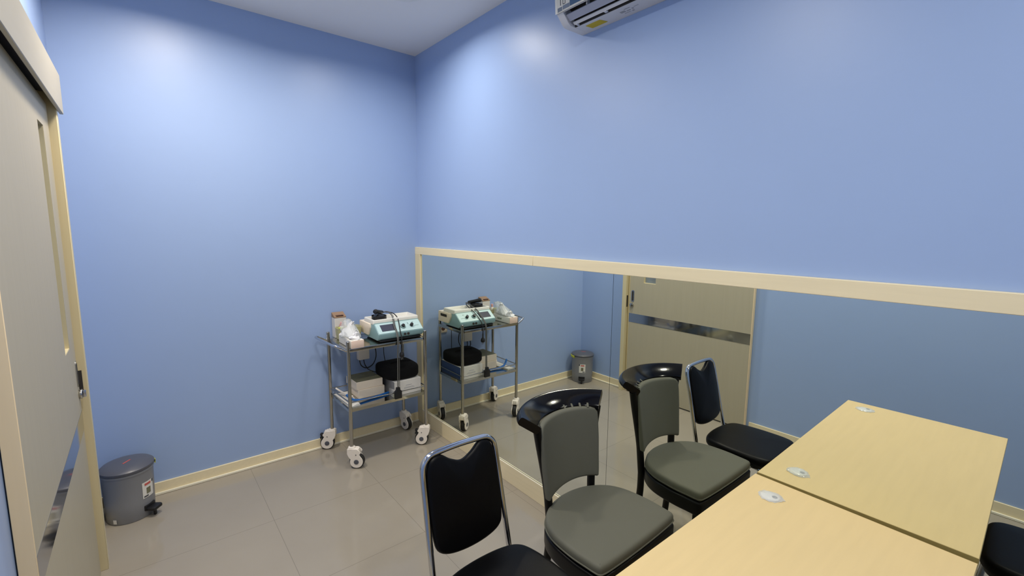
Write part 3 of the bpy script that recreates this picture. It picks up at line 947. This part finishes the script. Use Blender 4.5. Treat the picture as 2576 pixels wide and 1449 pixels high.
bxs = thing('medicine_carton', 'upright white carton with an open brown top, standing against the wall on the trolley', 'box', (0.045, -0.70, ZT + .0025))
obj('carton', MB().box((0.0105, -0.742, zt0), (0.079, -0.658, 1.015), .001, 1), M['white_card'], bxs)
obj('open_flap', MB().prism([(0.0105, 1.0155), (0.080, 1.0155), (0.080, 1.022), (0.012, 1.050), (0.0105, 1.049)], 'y', -0.743, -0.657), M['brown_card'], bxs)
obj('flap_dark_stripe', MB().box((0.055, -0.728, 1.0275), (0.077, -0.675, 1.0335), .001, 1), M['dark_brown'], bxs)  # dark brown stripe near the front of the brown top
obj('printed_patch', MB().box((0.0791, -0.712, 0.945), (0.0797, -0.690, 0.965)), M['pink'], bxs)

cap = thing('small_bottle', 'little bottle with a pale pink cap between tub and tissue box', 'bottle', (0.205, -0.715, 0.955))
cap.location = (0.2055, -0.735, zt0)
ROOTM[cap.name] = Matrix.Translation(Vector((0.2055, -0.735, zt0)))
cap.location = (0.148, -0.715, zt0 + .0455)
ROOTM[cap.name] = Matrix.Translation(Vector(cap.location))
obj('flask', MB().lathe([(0.003, 0), (0.014, 0), (0.015, 0.004), (0.015, 0.05), (0.009, 0.06), (0.003, 0.06)], 20), M['white_plastic'], cap, world=False)
obj('cap', MB().lathe([(0.002, 0.0602), (0.011, 0.0602), (0.011, 0.085), (0.002, 0.087)], 20), M['pink'], cap, world=False)

# ------------------------------------------------------------------ lower shelf
zl = ZL + .0005
wb = thing('white_carton', 'white product carton with navy end, on the lower shelf under the black case', 'box', (0.25, -0.31, zl))
obj('carton', MB().box((0.085, -0.425, zl), (0.402, -0.207, zl + .108), .0015, 1), M['white_card'], wb)
obj('navy_end', MB().box((0.086, -0.2069, zl + .002), (0.390, -0.2062, zl + .106)), M['blue_print'], wb)
obj('patterned_end', MB().box((0.09, -0.4258, zl + .002), (0.400, -0.4251, zl + .106)), M['grey_print'], wb)
obj('printed_line', MB().box((0.4021, -0.335, zl + .066), (0.4026, -0.285, zl + .070)).box((0.4021, -0.350, zl + .044), (0.4026, -0.262, zl + .0475)).box((0.4021, -0.350, zl + .052), (0.4026, -0.27, zl + .0545)), M['faint_ink'], wb)

case = thing('zip_case', 'rounded black zip case lying on the white carton', 'case', (0.25, -0.315, zl + .1085))
co = sm2([(0.335, -0.458), (0.380, -0.425), (0.396, -0.33), (0.390, -0.245), (0.360, -0.205), (0.30, -0.190), (0.17, -0.188), (0.120, -0.21), (0.112, -0.31), (0.120, -0.435), (0.16, -0.470), (0.25, -0.472)], 5)
obj('shell', MB().pad(co, zl + .109, zl + .210, 0.030, 0.010), M['black_fabric'], case)
obj('carry_strap', MB().tube([(0.27, -0.40, zl + .216), (0.28, -0.36, zl + .228), (0.28, -0.27, zl + .228), (0.27, -0.23, zl + .216)], (0.008, 0.003), 8, smooth=4, flat=(1, 0, 0)), M['black_fabric'], case)

for k, (yo, xo, z0_, z1_, lab) in enumerate(((0.0, 0.0, zl, zl + .066, 'lower of two cream cardboard boxes stacked on the lower shelf'),
                                           (-0.010, -0.008, zl + .0665, zl + .124, 'upper of two cream cardboard boxes, with a green printed lid'))):
    b2 = thing('cream_box', lab, 'box', (0.18, -0.56, z0_), 0, 'stacked cream boxes')
    obj('carton', MB().box((0.075 + xo, -0.660 + yo, z0_), (0.292 + xo, -0.458 + yo, z1_), .002, 1), M['cream_card'], b2)
    if k == 1:
        obj('printed_lid', MB().box((0.078 + xo, -0.657 + yo, z1_ + .0002), (0.282 + xo, -0.461 + yo, z1_ + .0012)), M['green_print'], b2)

tag(obj('rubber_tube', MB().tube([(0.318, -0.758, zl + .066), (0.326, -0.742, zl + .044), (0.338, -0.715, zl + .024), (0.347, -0.67, zl + .014), (0.347, -0.60, zl + .0085), (0.335, -0.52, zl + .0085), (0.318, -0.462, zl + .0085), (0.312, -0.436, zl + .0085)], 0.0085, 12, smooth=5), M['blue_tube']),
    'bright blue rubber tube curled on the lower shelf in front of the cream boxes', 'tube')
pp = MB()
pa = [(0.085, -0.776, zl + .0004), (0.418, -0.772, zl + .0004), (0.415, -0.695, zl + .0004), (0.10, -0.672, zl + .0004)]
pp.loft([pa, [(x, y, z + (.004 if y < -.7 else .009)) for x, y, z in pa]])
tag(obj('paper_sheet', pp, M['paper']), 'white paper sheets lying at the handle end of the lower shelf', 'paper')
tag(obj('white_stick', MB().tube([(0.13, -0.770, zl + .062), (0.19, -0.735, zl + .036), (0.26, -0.690, zl + .018)], 0.0065, 10, smooth=3), M['white_plastic']),
    'white plastic stick leaning beside the cream boxes on the lower shelf', 'stick')
cbx = thing('clear_case', 'small clear plastic case with a lime item, next to the white carton', 'case', (0.42, -0.46, zl))
obj('shell', MB().box((0.345, -0.447, zl), (0.432, -0.4265, zl + .055), .003), M['clear_box'], cbx)
obj('lime_item', MB().lathe([(0.002, 0), (0.008, 0.002), (0.010, 0.010), (0.007, 0.018), (0.002, 0.02)], 16, (0.420, -0.4365, zl + .004)), M['green_yellow'], cbx)

# ------------------------------------------------------------------ wall socket, adapter and its cords
ws = thing('wall_socket', 'cream wall socket low on the blue wall behind the trolley', 'socket', (0, -0.272, 0.796))
obj('face_plate', MB().box((0.0, -0.315, 0.757), (0.009, -0.229, 0.835), .003), M['cream_card'], ws)
obj('socket_hole', MB().cyl((0.009, -0.272, 0.796), (0.0096, -0.272, 0.796), 0.02, seg=24), M['dark_brown'], ws)
ad = thing('power_adapter', 'square white wall adapter box with black cords below the trolley top', 'adapter', (0, -0.516, 0.70))
obj('adapter_body', MB().box((0.0, -0.560, 0.650), (0.052, -0.472, 0.755), .006), M['white_plastic'], ad)
obj('cord', MB().tube([(0.03, -0.548, 0.650), (0.045, -0.542, 0.610), (0.05, -0.515, 0.585), (0.05, -0.480, 0.583), (0.045, -0.440, 0.605), (0.04, -0.415, 0.660), (0.04, -0.420, 0.730), (0.045, -0.445, 0.815), (0.05, -0.45, 0.842)], 0.0042, 8, smooth=5), M['black_plastic'], ad)
obj('cord', MB().tube([(0.03, -0.515, 0.650), (0.04, -0.510, 0.610), (0.05, -0.49, 0.570), (0.07, -0.465, 0.553), (0.11, -0.435, 0.545)], 0.0036, 8, smooth=5), M['black_plastic'], ad)
tag(obj('thin_cord', MB().tube([(0.03, -0.345, 0.838), (0.028, -0.345, 0.74), (0.032, -0.342, 0.64), (0.05, -0.33, 0.560)], 0.003, 8, smooth=4), M['black_plastic']),
    'thin black cord hanging straight down the wall behind the trolley', 'cable')
